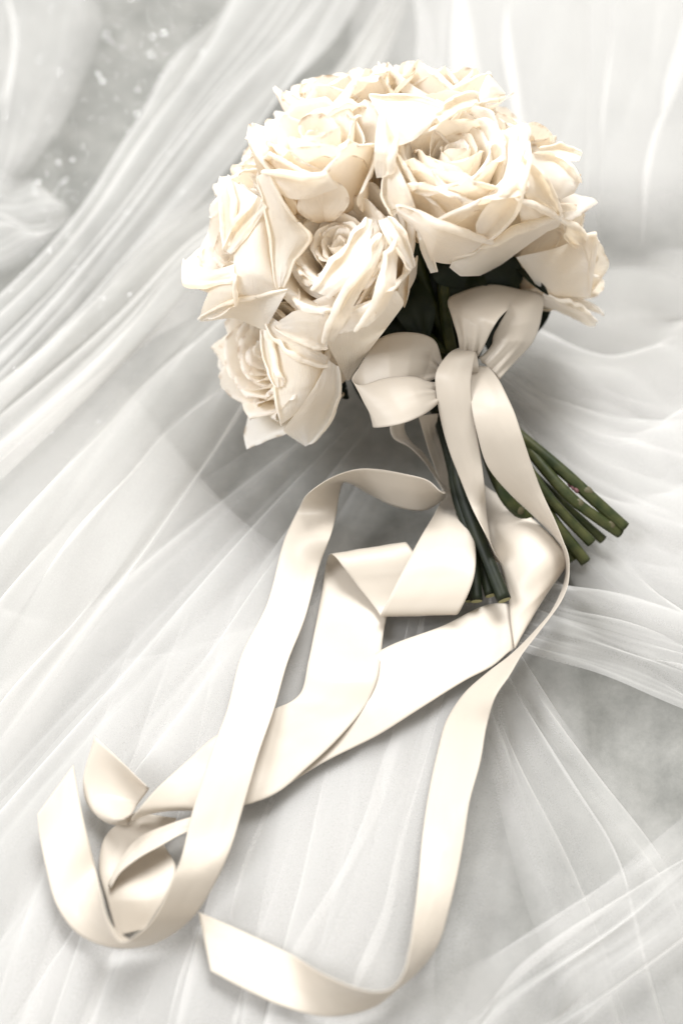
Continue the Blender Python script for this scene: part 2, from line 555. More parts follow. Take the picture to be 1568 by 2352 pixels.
def petal_points(r, L, Wd, prof, kfl, rolls, wave, seed, pinch=0.16, tipc=0.22, tipp=2.6, nu=21, nv=27):
    nz = Noise2(seed)
    u = np.linspace(-1, 1, nu)[:, None] + np.zeros((1, nv))
    x = np.linspace(0, 1, nv)[None, :] + np.zeros((nu, 1))
    v = 1 - (1 - x) ** 1.35
    bt = 1 - tipc * np.abs(u) ** tipp + 0.028 * nz(u * 2.1 + 20, u * 0 + 3.3) + 0.016 * nz(u * 7 + 20, u * 0 + 9.3)
    b = L * v * bt
    wv = Wd * (0.3 + 0.7 * sstep(v / 0.62)) * (1 - pinch * sstep((v - 0.68) / 0.32)) * (1 + 0.03 * nz(v * 6 + 3, np.sign(u) * 2 + 9))
    a = u * wv
    off = np.zeros_like(a)
    for beta, d, rc, mx in rolls:
        nx, ny = math.sin(beta), math.cos(beta)
        # roll line wanders a little
        s = a * nx + b * ny - d + 0.12 * nz(a * 0.9 + 31, b * 0.9 + beta * 3 + 31)
        p = np.maximum(s, 0)
        th = np.minimum(p / rc, mx)
        rest = p - rc * th
        ns = rc * np.sin(th) + rest * np.cos(th)
        a = a + nx * (ns - p)
        b = b + ny * (ns - p)
        off = off + rc * (1 - np.cos(th)) + rest * np.sin(th)
    B, R, Z, AL = prof
    b = np.clip(b, 0, B[-1])
    rr = np.interp(b, B, R)
    zz = np.interp(b, B, Z)
    al = np.interp(b, B, AL)
    rho = np.maximum(rr, 0.35) * kfl
    an = np.clip(a / rho, -2.8, 2.8)
    off = off + wave * v ** 1.6 * (nz(a * 1.1 + 11, b * 0.9 + 11) + 0.45 * nz(a * 2.6 + 5, b * 2.0 + 17))
    X = rr - rho * (1 - np.cos(an)) + off * np.sin(al) * np.cos(an)
    Y = rho * np.sin(an) + off * np.sin(al) * np.sin(an)
    Zz = zz - off * np.cos(al)
    return np.stack([X, Y, Zz], -1), (u + 1) / 2, v


def rotz(P, a):
    c, s = math.cos(a), math.sin(a)
    return np.stack([P[..., 0] * c - P[..., 1] * s, P[..., 0] * s + P[..., 1] * c, P[..., 2]], -1)


def roty(P, a):
    c, s = math.cos(a), math.sin(a)
    return np.stack([P[..., 0] * c + P[..., 2] * s, P[..., 1], -P[..., 0] * s + P[..., 2] * c], -1)


def lerp3(f, a, b, c):
    return a + (b - a) * (f / 0.5) if f < 0.5 else b + (c - b) * ((f - 0.5) / 0.5)


GROUP = 'cream roses in the bridal bouquet'


def tube(name, pts, rad, mat, parent, inv, n=60, sides=12, seed=0, caps=True):
    """a bent stem through world points; radius with slight swelling"""
    c = spline(pts, n)
    tg = np.gradient(c, axis=0)
    tg /= np.linalg.norm(tg, axis=1)[:, None]
    ref = np.array([0.3, 0.2, 0.93])
    a = np.cross(tg, ref)
    a /= np.linalg.norm(a, axis=1)[:, None]
    b = np.cross(tg, a)
    nz = Noise2(seed + 300)
    k = np.arange(n)
    rr = rad * (1 + 0.10 * nz(k * 0.13, k * 0 + 1.5))
    th = np.linspace(0, 2 * np.pi, sides + 1)
    P = c[:, None] + rr[:, None, None] * (np.cos(th)[None, :, None] * a[:, None] + np.sin(th)[None, :, None] * b[:, None])
    P = np.concatenate([np.repeat(c[:1, None], sides + 1, 1), P, np.repeat(c[-1:, None], sides + 1, 1)])
    M = np.array(inv)
    P = P @ M[:3, :3].T + M[:3, 3]
    return add(name, grid_mesh(name, P), mat, parent), c, tg, rr


def blob_mesh(name, center, axis, r, h, seed):
    """a small knobbly swelling"""
    nz = Noise2(seed)
    ax = np.asarray(axis) / np.linalg.norm(axis)
    a = np.cross(ax, [0.2, 0.3, 0.93])
    a /= np.linalg.norm(a)
    b = np.cross(ax, a)
    ph = np.linspace(0, np.pi, 9)[:, None]
    th = np.linspace(0, 2 * np.pi, 15)[None, :]
    q = 1 + 0.25 * nz(ph * 2.2 + 3, np.cos(th) * 2 + 5)
    P = np.asarray(center) + (q * np.sin(ph) * np.cos(th) * r)[..., None] * a + (q * np.sin(ph) * np.sin(th) * r)[..., None] * b + (np.cos(ph) * h + 0 * th)[..., None] * ax
    return grid_mesh(name, P)


BIND = at_d(1060, 860, -2.3)
BIND2 = at_d(1022, 905, -2.5)
ROT = np.stack([RT, UP, -FD], 1)     # camera space -> world


G0 = ((-150, 66, 30, 4.8, 2.3, .8, .6, 0), (-80, 60, 20, 5.0, 2.4, .5, .9, 0), (-10, 66, 34, 4.8, 2.3, .7, .7, 0), (70, 70, 40, 4.8, 2.3, .6, .6, .3), (140, 64, 30, 4.9, 2.3, .9, .5, 0))


def rose(label, px, py, d, axis, seed, scale=1.0, n=32, spin=0.0, openness=0.5, guards=G0, tip=None, via=None, stem_r=0.0025, dark=False, node=None, bud=None):
    ax = ROT @ (np.asarray(axis, float) / np.linalg.norm(axis))
    face = at_d(px, py, d)
    scale *= 1.22
    hgt = 0.038 * scale
    base = face - ax * hgt
    z = Vector(ax)
    x = Vector(RT) - z * z.dot(Vector(RT))
    x.normalize()
    y = z.cross(x)
    Mw = Matrix(((x.x, y.x, z.x, base[0]), (x.y, y.y, z.y, base[1]), (x.z, y.z, z.z, base[2]), (0, 0, 0, 1)))
    root = bpy.data.objects.new('rose', None)
    COL.objects.link(root)
    root.empty_display_size = 0.01
    root.matrix_world = Mw
    inv = Mw.inverted()
    tag(root, label, 'rose', GROUP)
    r = np.random.default_rng(seed)
    golden = math.radians(137.5)
    for i in range(n):
        f = ((i + 0.5) / n) ** (0.88)
        heart = f < 0.36
        L = (3.45 + 1.6 * f + r.uniform(-0.12, 0.12))
        Wd = (0.8 + 1.9 * f if heart else 1.45 + 1.15 * f) + r.uniform(-0.1, 0.15)
        o = openness
        a0 = lerp3(f, 74, 34 - 8 * o, -4) + r.uniform(-3, 3)
        am = lerp3(f, 92, 88 - 4 * o, 84) + r.uniform(-3, 3)
        at = lerp3(f, 98, 84 - 14 * o, 60 - 14 * o) + r.uniform(-7, 7)
        pr = profile(a0, am, at, 0.45 - 0.08 * f, L, 0.10 + 0.45 * f * f)
        kfl = 1.02 + 0.6 * f + r.uniform(0, 0.2)
        rolls = []
        if heart:
            rolls.append((r.uniform(-.5, .5), L * 0.97 - 0.06, 0.07, r.uniform(0.5, 1.3)))
            wave = 0.05
        else:
            wave = 0.03 + 0.05 * f
            g = (f - 0.36) / 0.64
            for sgn in (-1, 1):
                be = sgn * math.radians(r.uniform(34, 56))
                amt = r.uniform(0.12, 0.35) + 0.75 * g * r.uniform(0.35, 1.1)
                cor = 0.84 * Wd * abs(math.sin(be)) + 0.82 * L * math.cos(be)
                rolls.append((be, cor - amt, r.uniform(0.06, 0.11), r.uniform(2.0, 4.4)))
            if r.uniform() < 0.55:
                rolls.append((r.uniform(-.3, .3), L * 0.97 - r.uniform(0.08, 0.3), 0.11, r.uniform(1.2, 2.8)))
        P, U, Vv = petal_points(r, L, Wd, pr, kfl, rolls, wave, int(seed * 100 + i), nu=23, nv=31)
        P = roty(P, math.radians(r.normal(0, 2.0)))
        P = rotz(P, spin + i * golden + r.uniform(-.15, .15)) * (0.01 * scale)
        add('petal', grid_mesh('petal', P, U, Vv), M_PETAL, root)
    for i, (phi, am, at, L, Wd, ra, rb, tp) in enumerate(guards):
        pr = profile(0, am, at, 0.42, L, 0.45)
        rolls = []
        for sgn, amt in ((-1, ra), (1, rb)):
            if amt <= 0:
                continue
            be = sgn * math.radians(r.uniform(42, 56))
            cor = 0.84 * Wd * abs(math.sin(be)) + 0.82 * L * math.cos(be)
            rolls.append((be, cor - amt, r.uniform(0.13, 0.19), r.uniform(2.4, 4.4)))
        if tp > 0:
            rolls.append((r.uniform(-.12, .12), L * 0.97 - tp, r.uniform(0.15, 0.2), r.uniform(2.6, 4.6)))
        P, U, Vv = petal_points(r, L, Wd, pr, 1.55, rolls, 0.15, int(seed * 100 + 50 + i), tipc=0.42, tipp=1.45)
        P = rotz(P, math.radians(phi)) * (0.01 * scale)
        add('petal', grid_mesh('petal', P, U, Vv), M_PETAL, root)
    # calyx: green receptacle with sepals
    ph = np.linspace(0, 1, 10)[:, None]
    th = np.linspace(0, 2 * np.pi, 17)[None, :]
    rad = 0.0062 * np.sin(np.pi * (0.12 + 0.62 * ph)) * scale
    C = np.stack([rad * np.cos(th), rad * np.sin(th), -0.010 + 0.012 * ph + 0 * th], -1)
    add('calyx', grid_mesh('calyx', C), M_SHADE_LEAF, root)
    # stem
    if tip is not None:
        p0 = base - ax * 0.008
        p1 = base - ax * 0.03
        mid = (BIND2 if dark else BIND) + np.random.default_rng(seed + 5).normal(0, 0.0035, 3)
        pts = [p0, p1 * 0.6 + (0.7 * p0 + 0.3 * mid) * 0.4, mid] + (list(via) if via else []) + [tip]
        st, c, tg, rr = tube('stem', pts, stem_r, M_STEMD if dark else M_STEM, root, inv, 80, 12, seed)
        # pale cut end
        th = np.linspace(0, 2 * np.pi, 13)
        a = np.cross(tg[-1], [0.3, 0.2, 0.93])
        a /= np.linalg.norm(a)
        b = np.cross(tg[-1], a)
        rings = [c[-1] + tg[-1] * 0.0002 + k * rr[-1] * (np.cos(th)[:, None] * a + np.sin(th)[:, None] * b) for k in (0.0, 0.5, 0.93)]
        Pc = np.stack(rings)
        Mi = np.array(inv)
        add('cut_end', grid_mesh('cut_end', Pc @ Mi[:3, :3].T + Mi[:3, 3]), M_CUT, st)
        if bud:
            k = int(bud * 79)
            for e in range(3):
                off = np.cross(tg[k], FD) * -0.0028 + tg[k] * 0.0022 * (e - 1) - FD * 0.001 * e
                me = blob_mesh('bud_scar', c[k] + off, tg[k] + 0.5 * off / 0.003, 0.0011, 0.0016, seed + e)
                me.transform(inv)
                add('bud_scar', me, M_BUD, st)
        for q in (node or ()):
            k = int(q * 79)
            side = np.cross(tg[k], FD)
            me = blob_mesh('node', c[k] + side * rr[k] * 0.25 - FD * rr[k] * 0.35, tg[k], rr[k] * 0.75, rr[k] * 1.1, seed)
            me.transform(inv)
            add('node', me, M_NODE, st)
    return root, inv


def z4(x, y):
    return 775 + x * 0.43937, 602.8 + y * 0.43937


def z1(x, y):
    return 574.1 + x * 0.51259, 1033.4 + y * 0.51259


def z2(x, y):
    return 28.7 + x * 0.43937, 1492.7 + y * 0.43937


def z3(x, y):
    return 401.9 + x * 0.51259, 1607.5 + y * 0.51259


def t4(x, y, z):
    return at_z(*z4(x, y), z)


ROSES = [
    # label, px, py, d, axis, seed, kwargs
    ('large open cream rose at the right of centre with tight spiral heart', 1048, 325, 4.2, (0.05, .64, .77), 11, dict(guards=((20, 80, 66, 5.1, 2.2, .9, .9, 0), (85, 80, 60, 4.8, 2.3, .5, .5, .3), (170, 80, 56, 4.7, 2.2, .8, .8, .2)), scale=1.1, openness=.35, tip=t4(1500, 1385, .022), via=[t4(1240, 1150, .035)], node=(.84,), bud=.80, stem_r=.0031)),
    ('upper left cream rose with one broad smooth inner petal, above the quartered rose', 725, 285, 4.0, (-.12, .74, .66), 12, dict(guards=((160, 74, 50, 4.8, 2.3, .6, .6, .3), (60, 82, 70, 4.8, 2.3, .6, .6, .2), (100, 80, 66, 4.8, 2.3, .6, .6, .2)), scale=.98, openness=.7, n=22, tip=t4(1475, 1415, .019), via=[t4(1230, 1240, .033)], node=(.97, .86), stem_r=.0028)),
    ('central cream rose with swirled quartered heart, directly left of the bow', 770, 550, 3.6, (-.30, .34, .88), 13, dict(guards=((95, 78, 54, 4.8, 2.3, .5, .5, .5), (30, 80, 66, 4.8, 2.3, .3, .6, 0)), scale=1.1, openness=.45, tip=t4(1325, 1465, .018), via=[t4(1130, 1260, .03)], stem_r=.0028)),
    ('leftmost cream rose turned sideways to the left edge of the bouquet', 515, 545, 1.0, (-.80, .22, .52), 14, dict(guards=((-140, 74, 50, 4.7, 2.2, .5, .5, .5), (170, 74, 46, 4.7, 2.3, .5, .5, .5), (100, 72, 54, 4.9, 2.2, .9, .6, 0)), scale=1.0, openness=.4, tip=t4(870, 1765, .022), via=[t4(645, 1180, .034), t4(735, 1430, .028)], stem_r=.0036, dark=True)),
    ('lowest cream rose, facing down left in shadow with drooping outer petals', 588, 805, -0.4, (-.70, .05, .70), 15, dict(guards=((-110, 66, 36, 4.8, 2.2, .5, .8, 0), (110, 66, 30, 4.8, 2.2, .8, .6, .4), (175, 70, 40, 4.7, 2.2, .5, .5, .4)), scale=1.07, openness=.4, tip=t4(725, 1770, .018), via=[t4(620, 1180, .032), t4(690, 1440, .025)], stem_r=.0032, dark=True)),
    ('cream rose at the back centre showing its smooth outer cup', 965, 245, 1.6, (0.05, .88, .45), 16, dict(guards=((30, 76, 50, 5.0, 2.1, 1.0, .9, 0), (90, 80, 60, 4.8, 2.4, .5, .5, .3)), scale=.95, openness=.5, tip=t4(1295, 1565, .012), via=[t4(1110, 1330, .025)], stem_r=.0031)),
    ('cream rose at the back left, only its upper rim above the broad petalled rose', 760, 180, -.8, (-.25, .92, .30), 17, dict(scale=.9, openness=.5, tip=t4(1385, 1450, .012), via=[t4(1150, 1240, .025)], stem_r=.0026)),
    ('farthest cream rose, blurred rim at the very top of the bouquet', 1005, 158, -2.0, (.12, .95, .25), 18, dict(scale=.9, openness=.5, tip=t4(800, 1740, .018), via=[t4(650, 1220, .030), t4(720, 1450, .023)], stem_r=.003, dark=True)),
    ('cream rose at the upper right edge with sharply folded pointed petals', 1215, 345, 0.6, (.46, .68, .56), 19, dict(guards=((60, 72, 40, 4.9, 2.2, .8, .8, .2), (0, 72, 34, 5.0, 2.2, .9, .9, 0), (-50, 74, 50, 4.9, 2.3, .7, .7, 0), (120, 78, 56, 4.8, 2.2, .5, .5, .3)), scale=1.0, openness=.5, tip=t4(1000, 1350, .02), via=[t4(880, 1230, .034)], node=(.93,), stem_r=.0032)),
    ('blurred cream rose low at the right edge behind the bow', 1335, 560, -3.6, (.78, .40, .02), 20, dict(guards=((60, 72, 40, 4.9, 2.2, .8, .8, .2), (0, 70, 34, 4.9, 2.2, .9, .9, 0)), scale=.84, openness=.4, tip=t4(1225, 1560, .010), via=[t4(1100, 1350, .02)], stem_r=.0024)),
    ('half hidden cream rose at the upper left edge behind the broad petalled rose', 590, 345, -1.6, (-.62, .70, .32), 21, dict(scale=.9, openness=.4, tip=t4(690, 1770, .014), via=[t4(630, 1240, .027), t4(670, 1500, .02)], stem_r=.0026, dark=True)),
    ('half hidden cream rose at the back right with one rolled upright petal', 1165, 265, -2.0, (.38, .85, .30), 22, dict(scale=.85, openness=.4, tip=t4(1360, 1430, .009), via=[t4(1140, 1260, .02)], stem_r=.0025)),
]
RO = []
for lab, px, py, d, ax, sd, kw in ROSES:
    RO.append(rose(lab, px, py, d, ax, sd, **kw))


# ---- the outer petals that shape the bouquet, laid one by one over the blooms
bpy.context.view_layer.update()
ZB = np.full((110, 80), -99.0)
for o in list(COL.objects):
    if o.name.startswith('petal'):
        co = np.empty(len(o.data.vertices) * 3, np.float32)
        o.data.vertices.foreach_get('co', co)
        Mx = np.array(o.parent.matrix_world)
        w = co.reshape(-1, 3) @ Mx[:3, :3].T + Mx[:3, 3] - CAM
        t = w @ FD
        ix = ((w @ RT / t / K + 784) / 20).astype(int)
        iy = ((1176 - w @ UP / t / K) / 20).astype(int)
        ok = (ix >= 0) & (ix < 80) & (iy >= 0) & (iy < 110)
        np.maximum.at(ZB, (iy[ok], ix[ok]), (T0 - t[ok]) * 100)
for it in range(14):                       # spread outwards, sinking behind the edge
    hole = ZB < -90
    nb = np.stack([np.roll(ZB, sh, ax) for sh, ax in ((1, 0), (-1, 0), (1, 1), (-1, 1))])
    cnt = (nb > -90).sum(0)
    av = np.where(nb > -90, nb, 0).sum(0) / np.maximum(cnt, 1) - 0.25
    ZB = np.where(hole & (cnt > 0), av, ZB)
ZB = np.where(ZB < -90, -5, ZB)
ZM = np.max(np.stack([np.roll(np.roll(ZB, i, 0), j, 1) for i in (-1, 0, 1) for j in (-1, 0, 1)]), 0) * 0.5 + ZB * 0.5
for it in range(3):
    ZM = (ZM * 2 + np.roll(ZM, 1, 0) + np.roll(ZM, -1, 0) + np.roll(ZM, 1, 1) + np.roll(ZM, -1, 1)) / 6


def hull(px, py):
    x = np.clip(np.asarray(px) / 20.0 - 0.5, 0, 78.9)
    y = np.clip(np.asarray(py) / 20.0 - 0.5, 0, 108.9)
    i, j = y.astype(int), x.astype(int)
    fy, fx = y - i, x - j
    return (ZM[i, j] * (1 - fx) + ZM[i, j + 1] * fx) * (1 - fy) + (ZM[i + 1, j] * (1 - fx) + ZM[i + 1, j + 1] * fx) * fy


def outer_petal(ri, st, rel=(0.15, 0.15), bulge=0.3, roll=(0, 0), turn=(3.8, 3.8), seed=0, vmid=0.75, conform=0.35):
    """petal between two edges (station: x1, y1, x2, y2 of the first look-up crop); margins roll outwards"""
    root, inv = RO[ri]
    st = np.asarray(st, float)
    n, m = 40, 21
    q = spline(st, n, 0.5)
    nz = Noise2(900 + seed)
    k = np.arange(n)
    jag = 1.5 * nz(k * 0.45, k * 0 + 2.5)
    q[:, 0] += jag
    q[:, 3] += 1.5 * nz(k * 0.45, k * 0 + 12.5)
    X1, Y1, X2, Y2 = 400.2 + q[:, 0] * .63745, 99.9 + q[:, 1] * .63745, 400.2 + q[:, 2] * .63745, 99.9 + q[:, 3] * .63745
    r1 = np.interp(np.linspace(0, 1, n), np.linspace(0, 1, len(np.atleast_1d(rel[0]))), np.atleast_1d(rel[0]))
    r2 = np.interp(np.linspace(0, 1, n), np.linspace(0, 1, len(np.atleast_1d(rel[1]))), np.atleast_1d(rel[1]))
    u = np.linspace(0, 1, m)[None, :]
    px = X1[:, None] * (1 - u) + X2[:, None] * u
    py = Y1[:, None] * (1 - u) + Y2[:, None] * u
    d1, d2 = hull(X1, Y1) + r1, hull(X2, Y2) + r2
    d = d1[:, None] * (1 - u) + d2[:, None] * u
    low = hull(px, py) + r1[:, None] * (1 - u) + r2[:, None] * u
    d = d * (1 - conform) + low * conform + bulge * np.sin(np.pi * u) * np.sin(np.pi * np.clip(np.linspace(0.08, 0.92, n), 0, 1))[:, None]
    tt = np.linspace(0, 1, n)[:, None]
    d = d + 0.06 * nz(u * 3 + 5, tt * 4 + 5) + 0.03 * nz(u * 7 + 25, tt * 8 + 15)
    P = at_d(px, py, d)
    Uc = np.broadcast_to(u, (n, m))
    cols = [P]
    us = [Uc]
    taper = (np.sin(np.pi * np.linspace(0.04, 0.96, n)) ** 0.45)[:, None] * (1 + 0.35 * nz(tt * 5 + 2, tt * 0 + 1.5))
    for side in (0, 1):
        rc = roll[side] * 0.0115
        if rc <= 0:
            continue
        e = P[:, 0] if side == 0 else P[:, -1]
        i2 = P[:, 2] if side == 0 else P[:, -3]
        c = e - i2
        c /= np.linalg.norm(c, axis=1)[:, None] + 1e-9
        tg = np.gradient(e, axis=0)
        nr = np.cross(tg, c)
        nr /= np.linalg.norm(nr, axis=1)[:, None] + 1e-9
        nr *= np.sign(-(nr @ FD))[:, None]
        th = np.linspace(0, turn[side], 11)[1:]
        R = rc * taper
        ring = e[:, None] + R[..., None] * (np.sin(th)[None, :, None] * c[:, None] + (1 - np.cos(th))[None, :, None] * nr[:, None])
        uu = np.linspace(0, 1, 10)[None, :] * 0.06
        if side == 0:
            cols.insert(0, ring[:, ::-1])
            us.insert(0, np.broadcast_to(0.0 + (0.06 - uu)[:, ::-1] * 0, (n, 10)))
        else:
            cols.append(ring)
            us.append(np.broadcast_to(1.0 + uu * 0, (n, 10)))
    P = np.concatenate(cols, 1)
    U = 0.03 + 0.94 * np.concatenate(us, 1)
    Mi = np.array(inv)
    P = P @ Mi[:3, :3].T + Mi[:3, 3]
    Vv = np.broadcast_to(vmid - 0.25 + 0.45 * np.abs(2 * np.linspace(0, 1, n)[:, None] - 1) ** 1.5, U.shape)
    add('petal', grid_mesh('petal', P, U, Vv), M_PETAL, root)


E_, A_, H_, G_, I_, C_, F_, K_, L_ = 0, 1, 2, 3, 4, 5, 8, 9, 11
HERO = [
    # right centre bloom
    (E_, [(765, 455, 800, 430), (768, 540, 850, 540), (800, 595, 885, 640), (860, 650, 890, 700), (890, 700, 900, 715)], (.1, .2), .3, (.16, 0)),
    (E_, [(870, 650, 905, 640), (885, 740, 920, 735), (922, 828, 942, 824)], (.1, .1), .15, (0, .08)),
    (E_, [(800, 592, 800, 610), (880, 622, 885, 690), (960, 652, 925, 782), (1050, 682, 1010, 795), (1110, 700, 1080, 775), (1147, 708, 1140, 722)], (.35, .15), .45, (.22, 0)),
    (E_, [(1000, 785, 990, 806), (1080, 755, 1030, 838), (1150, 705, 1100, 836), (1210, 662, 1180, 795), (1290, 640, 1275, 725), (1388, 615, 1392, 645)], (.4, .25), .4, (.22, 0)),
    (E_, [(1205, 345, 1270, 360), (1198, 440, 1258, 450), (1160, 540, 1225, 545), (1105, 610, 1185, 612), (1085, 655, 1120, 685), (1085, 690, 1092, 700)], (.25, .3), .25, (0, .24)),
    # upper right bloom with folded points
    (F_, [(1225, 552, 1235, 590), (1290, 575, 1260, 670), (1340, 600, 1310, 690), (1390, 628, 1385, 660)], (.3, .15), .3, (.2, 0)),
    (F_, [(1250, 415, 1225, 470), (1300, 480, 1270, 560), (1350, 555, 1310, 590), (1388, 615, 1370, 625)], (.3, .15), .2, (.2, 0)),
    (F_, [(1290, 395, 1265, 430), (1360, 420, 1330, 510), (1420, 460, 1390, 560), (1458, 505, 1440, 540)], (.35, .15), .3, (.18, 0)),
    (F_, [(1385, 620, 1400, 640), (1420, 640, 1412, 690), (1465, 690, 1448, 728), (1478, 720, 1460, 738)], (.3, .25), .1, (.2, .1)),
    (F_, [(1310, 380, 1330, 405), (1390, 378, 1390, 420), (1464, 405, 1455, 425)], (.3, .15), .15, (.15, 0)),
    # central bloom
    (H_, [(560, 980, 800, 890), (548, 1072, 826, 938), (575, 1130, 765, 1025), (600, 1175, 695, 1115), (622, 1215, 633, 1211)], ((-.1, .3, .5), (.1, .5, .5)), .1, (0, 0)),
    (H_, [(352, 1018, 358, 1028), (430, 965, 455, 1055), (500, 950, 515, 1075), (560, 940, 552, 1090)], (.1, .5), .2, (0, .2)),
    (H_, [(300, 480, 335, 455), (328, 560, 385, 560), (340, 640, 440, 645), (350, 700, 486, 695), (358, 770, 430, 775), (368, 850, 398, 850), (374, 880, 386, 876)], (.35, .35), .25, (.1, .12)),
    (H_, [(320, 455, 300, 500), (380, 458, 420, 560), (460, 472, 480, 560), (550, 462, 590, 520)], (.3, -.1), .05, (.2, 0)),
    (H_, [(745, 690, 768, 705), (690, 795, 722, 815), (630, 880, 668, 905), (575, 970, 618, 1000), (533, 1070, 574, 1076)], (.5, .25), .1, (.26, 0)),
    (H_, [(800, 690, 818, 705), (765, 760, 803, 785), (745, 850, 795, 880), (705, 950, 755, 965), (652, 1028, 697, 1020)], (.45, .2), .1, (.18, 0)),
    (H_, [(735, 640, 770, 625), (785, 720, 820, 695), (850, 814, 860, 806)], (.45, .3), .1, (.1, .12)),
    (H_, [(700, 630, 720, 640), (640, 730, 690, 760), (570, 810, 640, 850), (500, 890, 560, 920)], (.45, .3), .1, (.2, 0)),
    # left bloom
    (G_, [(200, 488, 310, 555), (215, 600, 345, 640), (215, 720, 360, 760), (215, 830, 385, 875), (225, 932, 395, 900)], (.2, .0), .7, (0, 0)),
    (G_, [(187, 748, 204, 760), (235, 660, 262, 700), (310, 555, 335, 590)], (.6, .5), .1, (.2, 0)),
    (G_, [(170, 480, 200, 475), (180, 580, 225, 570), (185, 650, 220, 640), (190, 745, 205, 735)], (.4, .4), .1, (.14, .16)),
    (G_, [(42, 780, 70, 760), (60, 865, 90, 800), (130, 868, 140, 815), (218, 850, 215, 795)], (.35, .3), .15, (.18, 0)),
    (G_, [(205, 818, 226, 832), (130, 885, 222, 890), (100, 955, 222, 932), (92, 1003, 112, 995)], (.2, .5), .2, (0, .12)),
    (G_, [(92, 992, 96, 1003), (200, 930, 215, 990), (300, 905, 320, 1032), (410, 885, 335, 1020)], (.4, .6), .3, (.12, 0)),
    # lowest bloom
    (I_, [(345, 1050, 430, 1075), (360, 1160, 548, 1140), (370, 1270, 562, 1220), (385, 1372, 505, 1290)], (.2, .1), .6, (.1, 0)),
    (I_, [(335, 1000, 352, 985), (390, 1075, 420, 1040), (450, 1120, 480, 1080), (545, 1160, 552, 1130)], (.4, .35), .1, (.2, 0)),
    (I_, [(318, 1030, 336, 1030), (330, 1120, 362, 1105), (350, 1190, 378, 1190), (368, 1240, 381, 1238)], (.5, .5), .1, (.12, .18)),
    (I_, [(555, 1140, 582, 1160), (505, 1235, 575, 1255), (440, 1330, 552, 1312), (393, 1395, 520, 1385), (472, 1452, 482, 1447)], (.35, .6), .25, (0, .2)),
    # upper left bloom
    (A_, [(745, 205, 770, 225), (725, 320, 774, 330), (718, 430, 772, 420), (728, 485, 762, 480)], (.3, .4), .15, (0, .26)),
    # back centre cup and loose petals at the back right
    (C_, [(700, 190, 740, 260), (765, 205, 772, 372), (880, 207, 860, 350), (975, 240, 945, 275)], (.2, .1), .5, (.16, 0)),
    (C_, [(942, 262, 955, 285), (1000, 225, 1010, 255), (1090, 190, 1095, 215)], (.5, .5), .1, (.2, .1)),
    (L_, [(1095, 180, 1100, 215), (1130, 112, 1150, 205), (1192, 178, 1190, 185)], (.2, .2), .5, (0, .12)),
    # low right bloom
    (K_, [(1230, 770, 1320, 895), (1380, 735, 1395, 912), (1470, 700, 1470, 915), (1508, 690, 1497, 918)], (.2, .1), .5, (0, 0)),
    (K_, [(1470, 690, 1455, 730), (1510, 690, 1490, 830), (1525, 725, 1497, 915)], (.3, .2), .1, (.12, 0)),
    (K_, [(1325, 905, 1330, 945), (1420, 935, 1425, 985), (1490, 975, 1490, 1018), (1520, 1003, 1515, 1020)], (.3, .2), .3, (.14, 0)),
]
for k, (ri, st, rel, bu, ro) in enumerate(HERO):
    outer_petal(ri, st, rel, bu, ro, seed=k)


# near-black leaves, many added to put deep shade into gaps below the roses
def shade_leaf(root_inv, p0, p1, width, seed):
    root, inv = root_inv
    p0, p1 = np.asarray(p0), np.asarray(p1)
    ax = p1 - p0
    L = np.linalg.norm(ax)
    ax = ax / L
    sd = np.cross(ax, -FD)
    sd /= np.linalg.norm(sd)
    nn = np.cross(sd, ax)
    t = np.linspace(0, 1, 16)[:, None]
    u = np.linspace(-1, 1, 9)[None, :]
    nz = Noise2(seed)
    w = width * np.sin(np.pi * t ** 0.8) ** 0.8 + 0.0003
    P = p0 + (t * L + 0 * u)[..., None] * ax + (u * w)[..., None] * sd + ((np.abs(u) * 0.25 * w + 0.002 * nz(t * 3, u * 2)) + 0.006 * np.sin(t * 2.6) - 0.003)[..., None] * nn
    M = np.array(inv)
    add('shade_leaf', grid_mesh('shade_leaf', P @ M[:3, :3].T + M[:3, 3]), M_SHADE_LEAF, root)


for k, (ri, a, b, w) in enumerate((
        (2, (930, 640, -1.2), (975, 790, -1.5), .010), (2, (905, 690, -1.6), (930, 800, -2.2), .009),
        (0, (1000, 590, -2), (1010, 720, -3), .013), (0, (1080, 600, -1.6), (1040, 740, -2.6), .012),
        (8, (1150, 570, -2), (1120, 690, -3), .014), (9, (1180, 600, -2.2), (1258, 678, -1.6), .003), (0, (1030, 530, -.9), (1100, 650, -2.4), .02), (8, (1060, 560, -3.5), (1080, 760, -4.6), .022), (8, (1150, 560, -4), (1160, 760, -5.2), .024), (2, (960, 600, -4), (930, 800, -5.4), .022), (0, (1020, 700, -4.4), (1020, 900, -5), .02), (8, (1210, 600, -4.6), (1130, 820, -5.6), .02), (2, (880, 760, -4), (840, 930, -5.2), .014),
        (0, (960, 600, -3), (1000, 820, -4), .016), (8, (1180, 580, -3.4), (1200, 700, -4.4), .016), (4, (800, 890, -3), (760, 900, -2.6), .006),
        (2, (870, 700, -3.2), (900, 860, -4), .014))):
    shade_leaf(RO[ri], at_d(*a), at_d(*b), w, 700 + k)

# ------------------------------------------------------------------ ribbon
ribbon = empty('satin_ribbon', BIND)
tag(ribbon, 'cream satin ribbon tied in a bow round the stems with long trailing tails', 'ribbon')
RW = 0.030


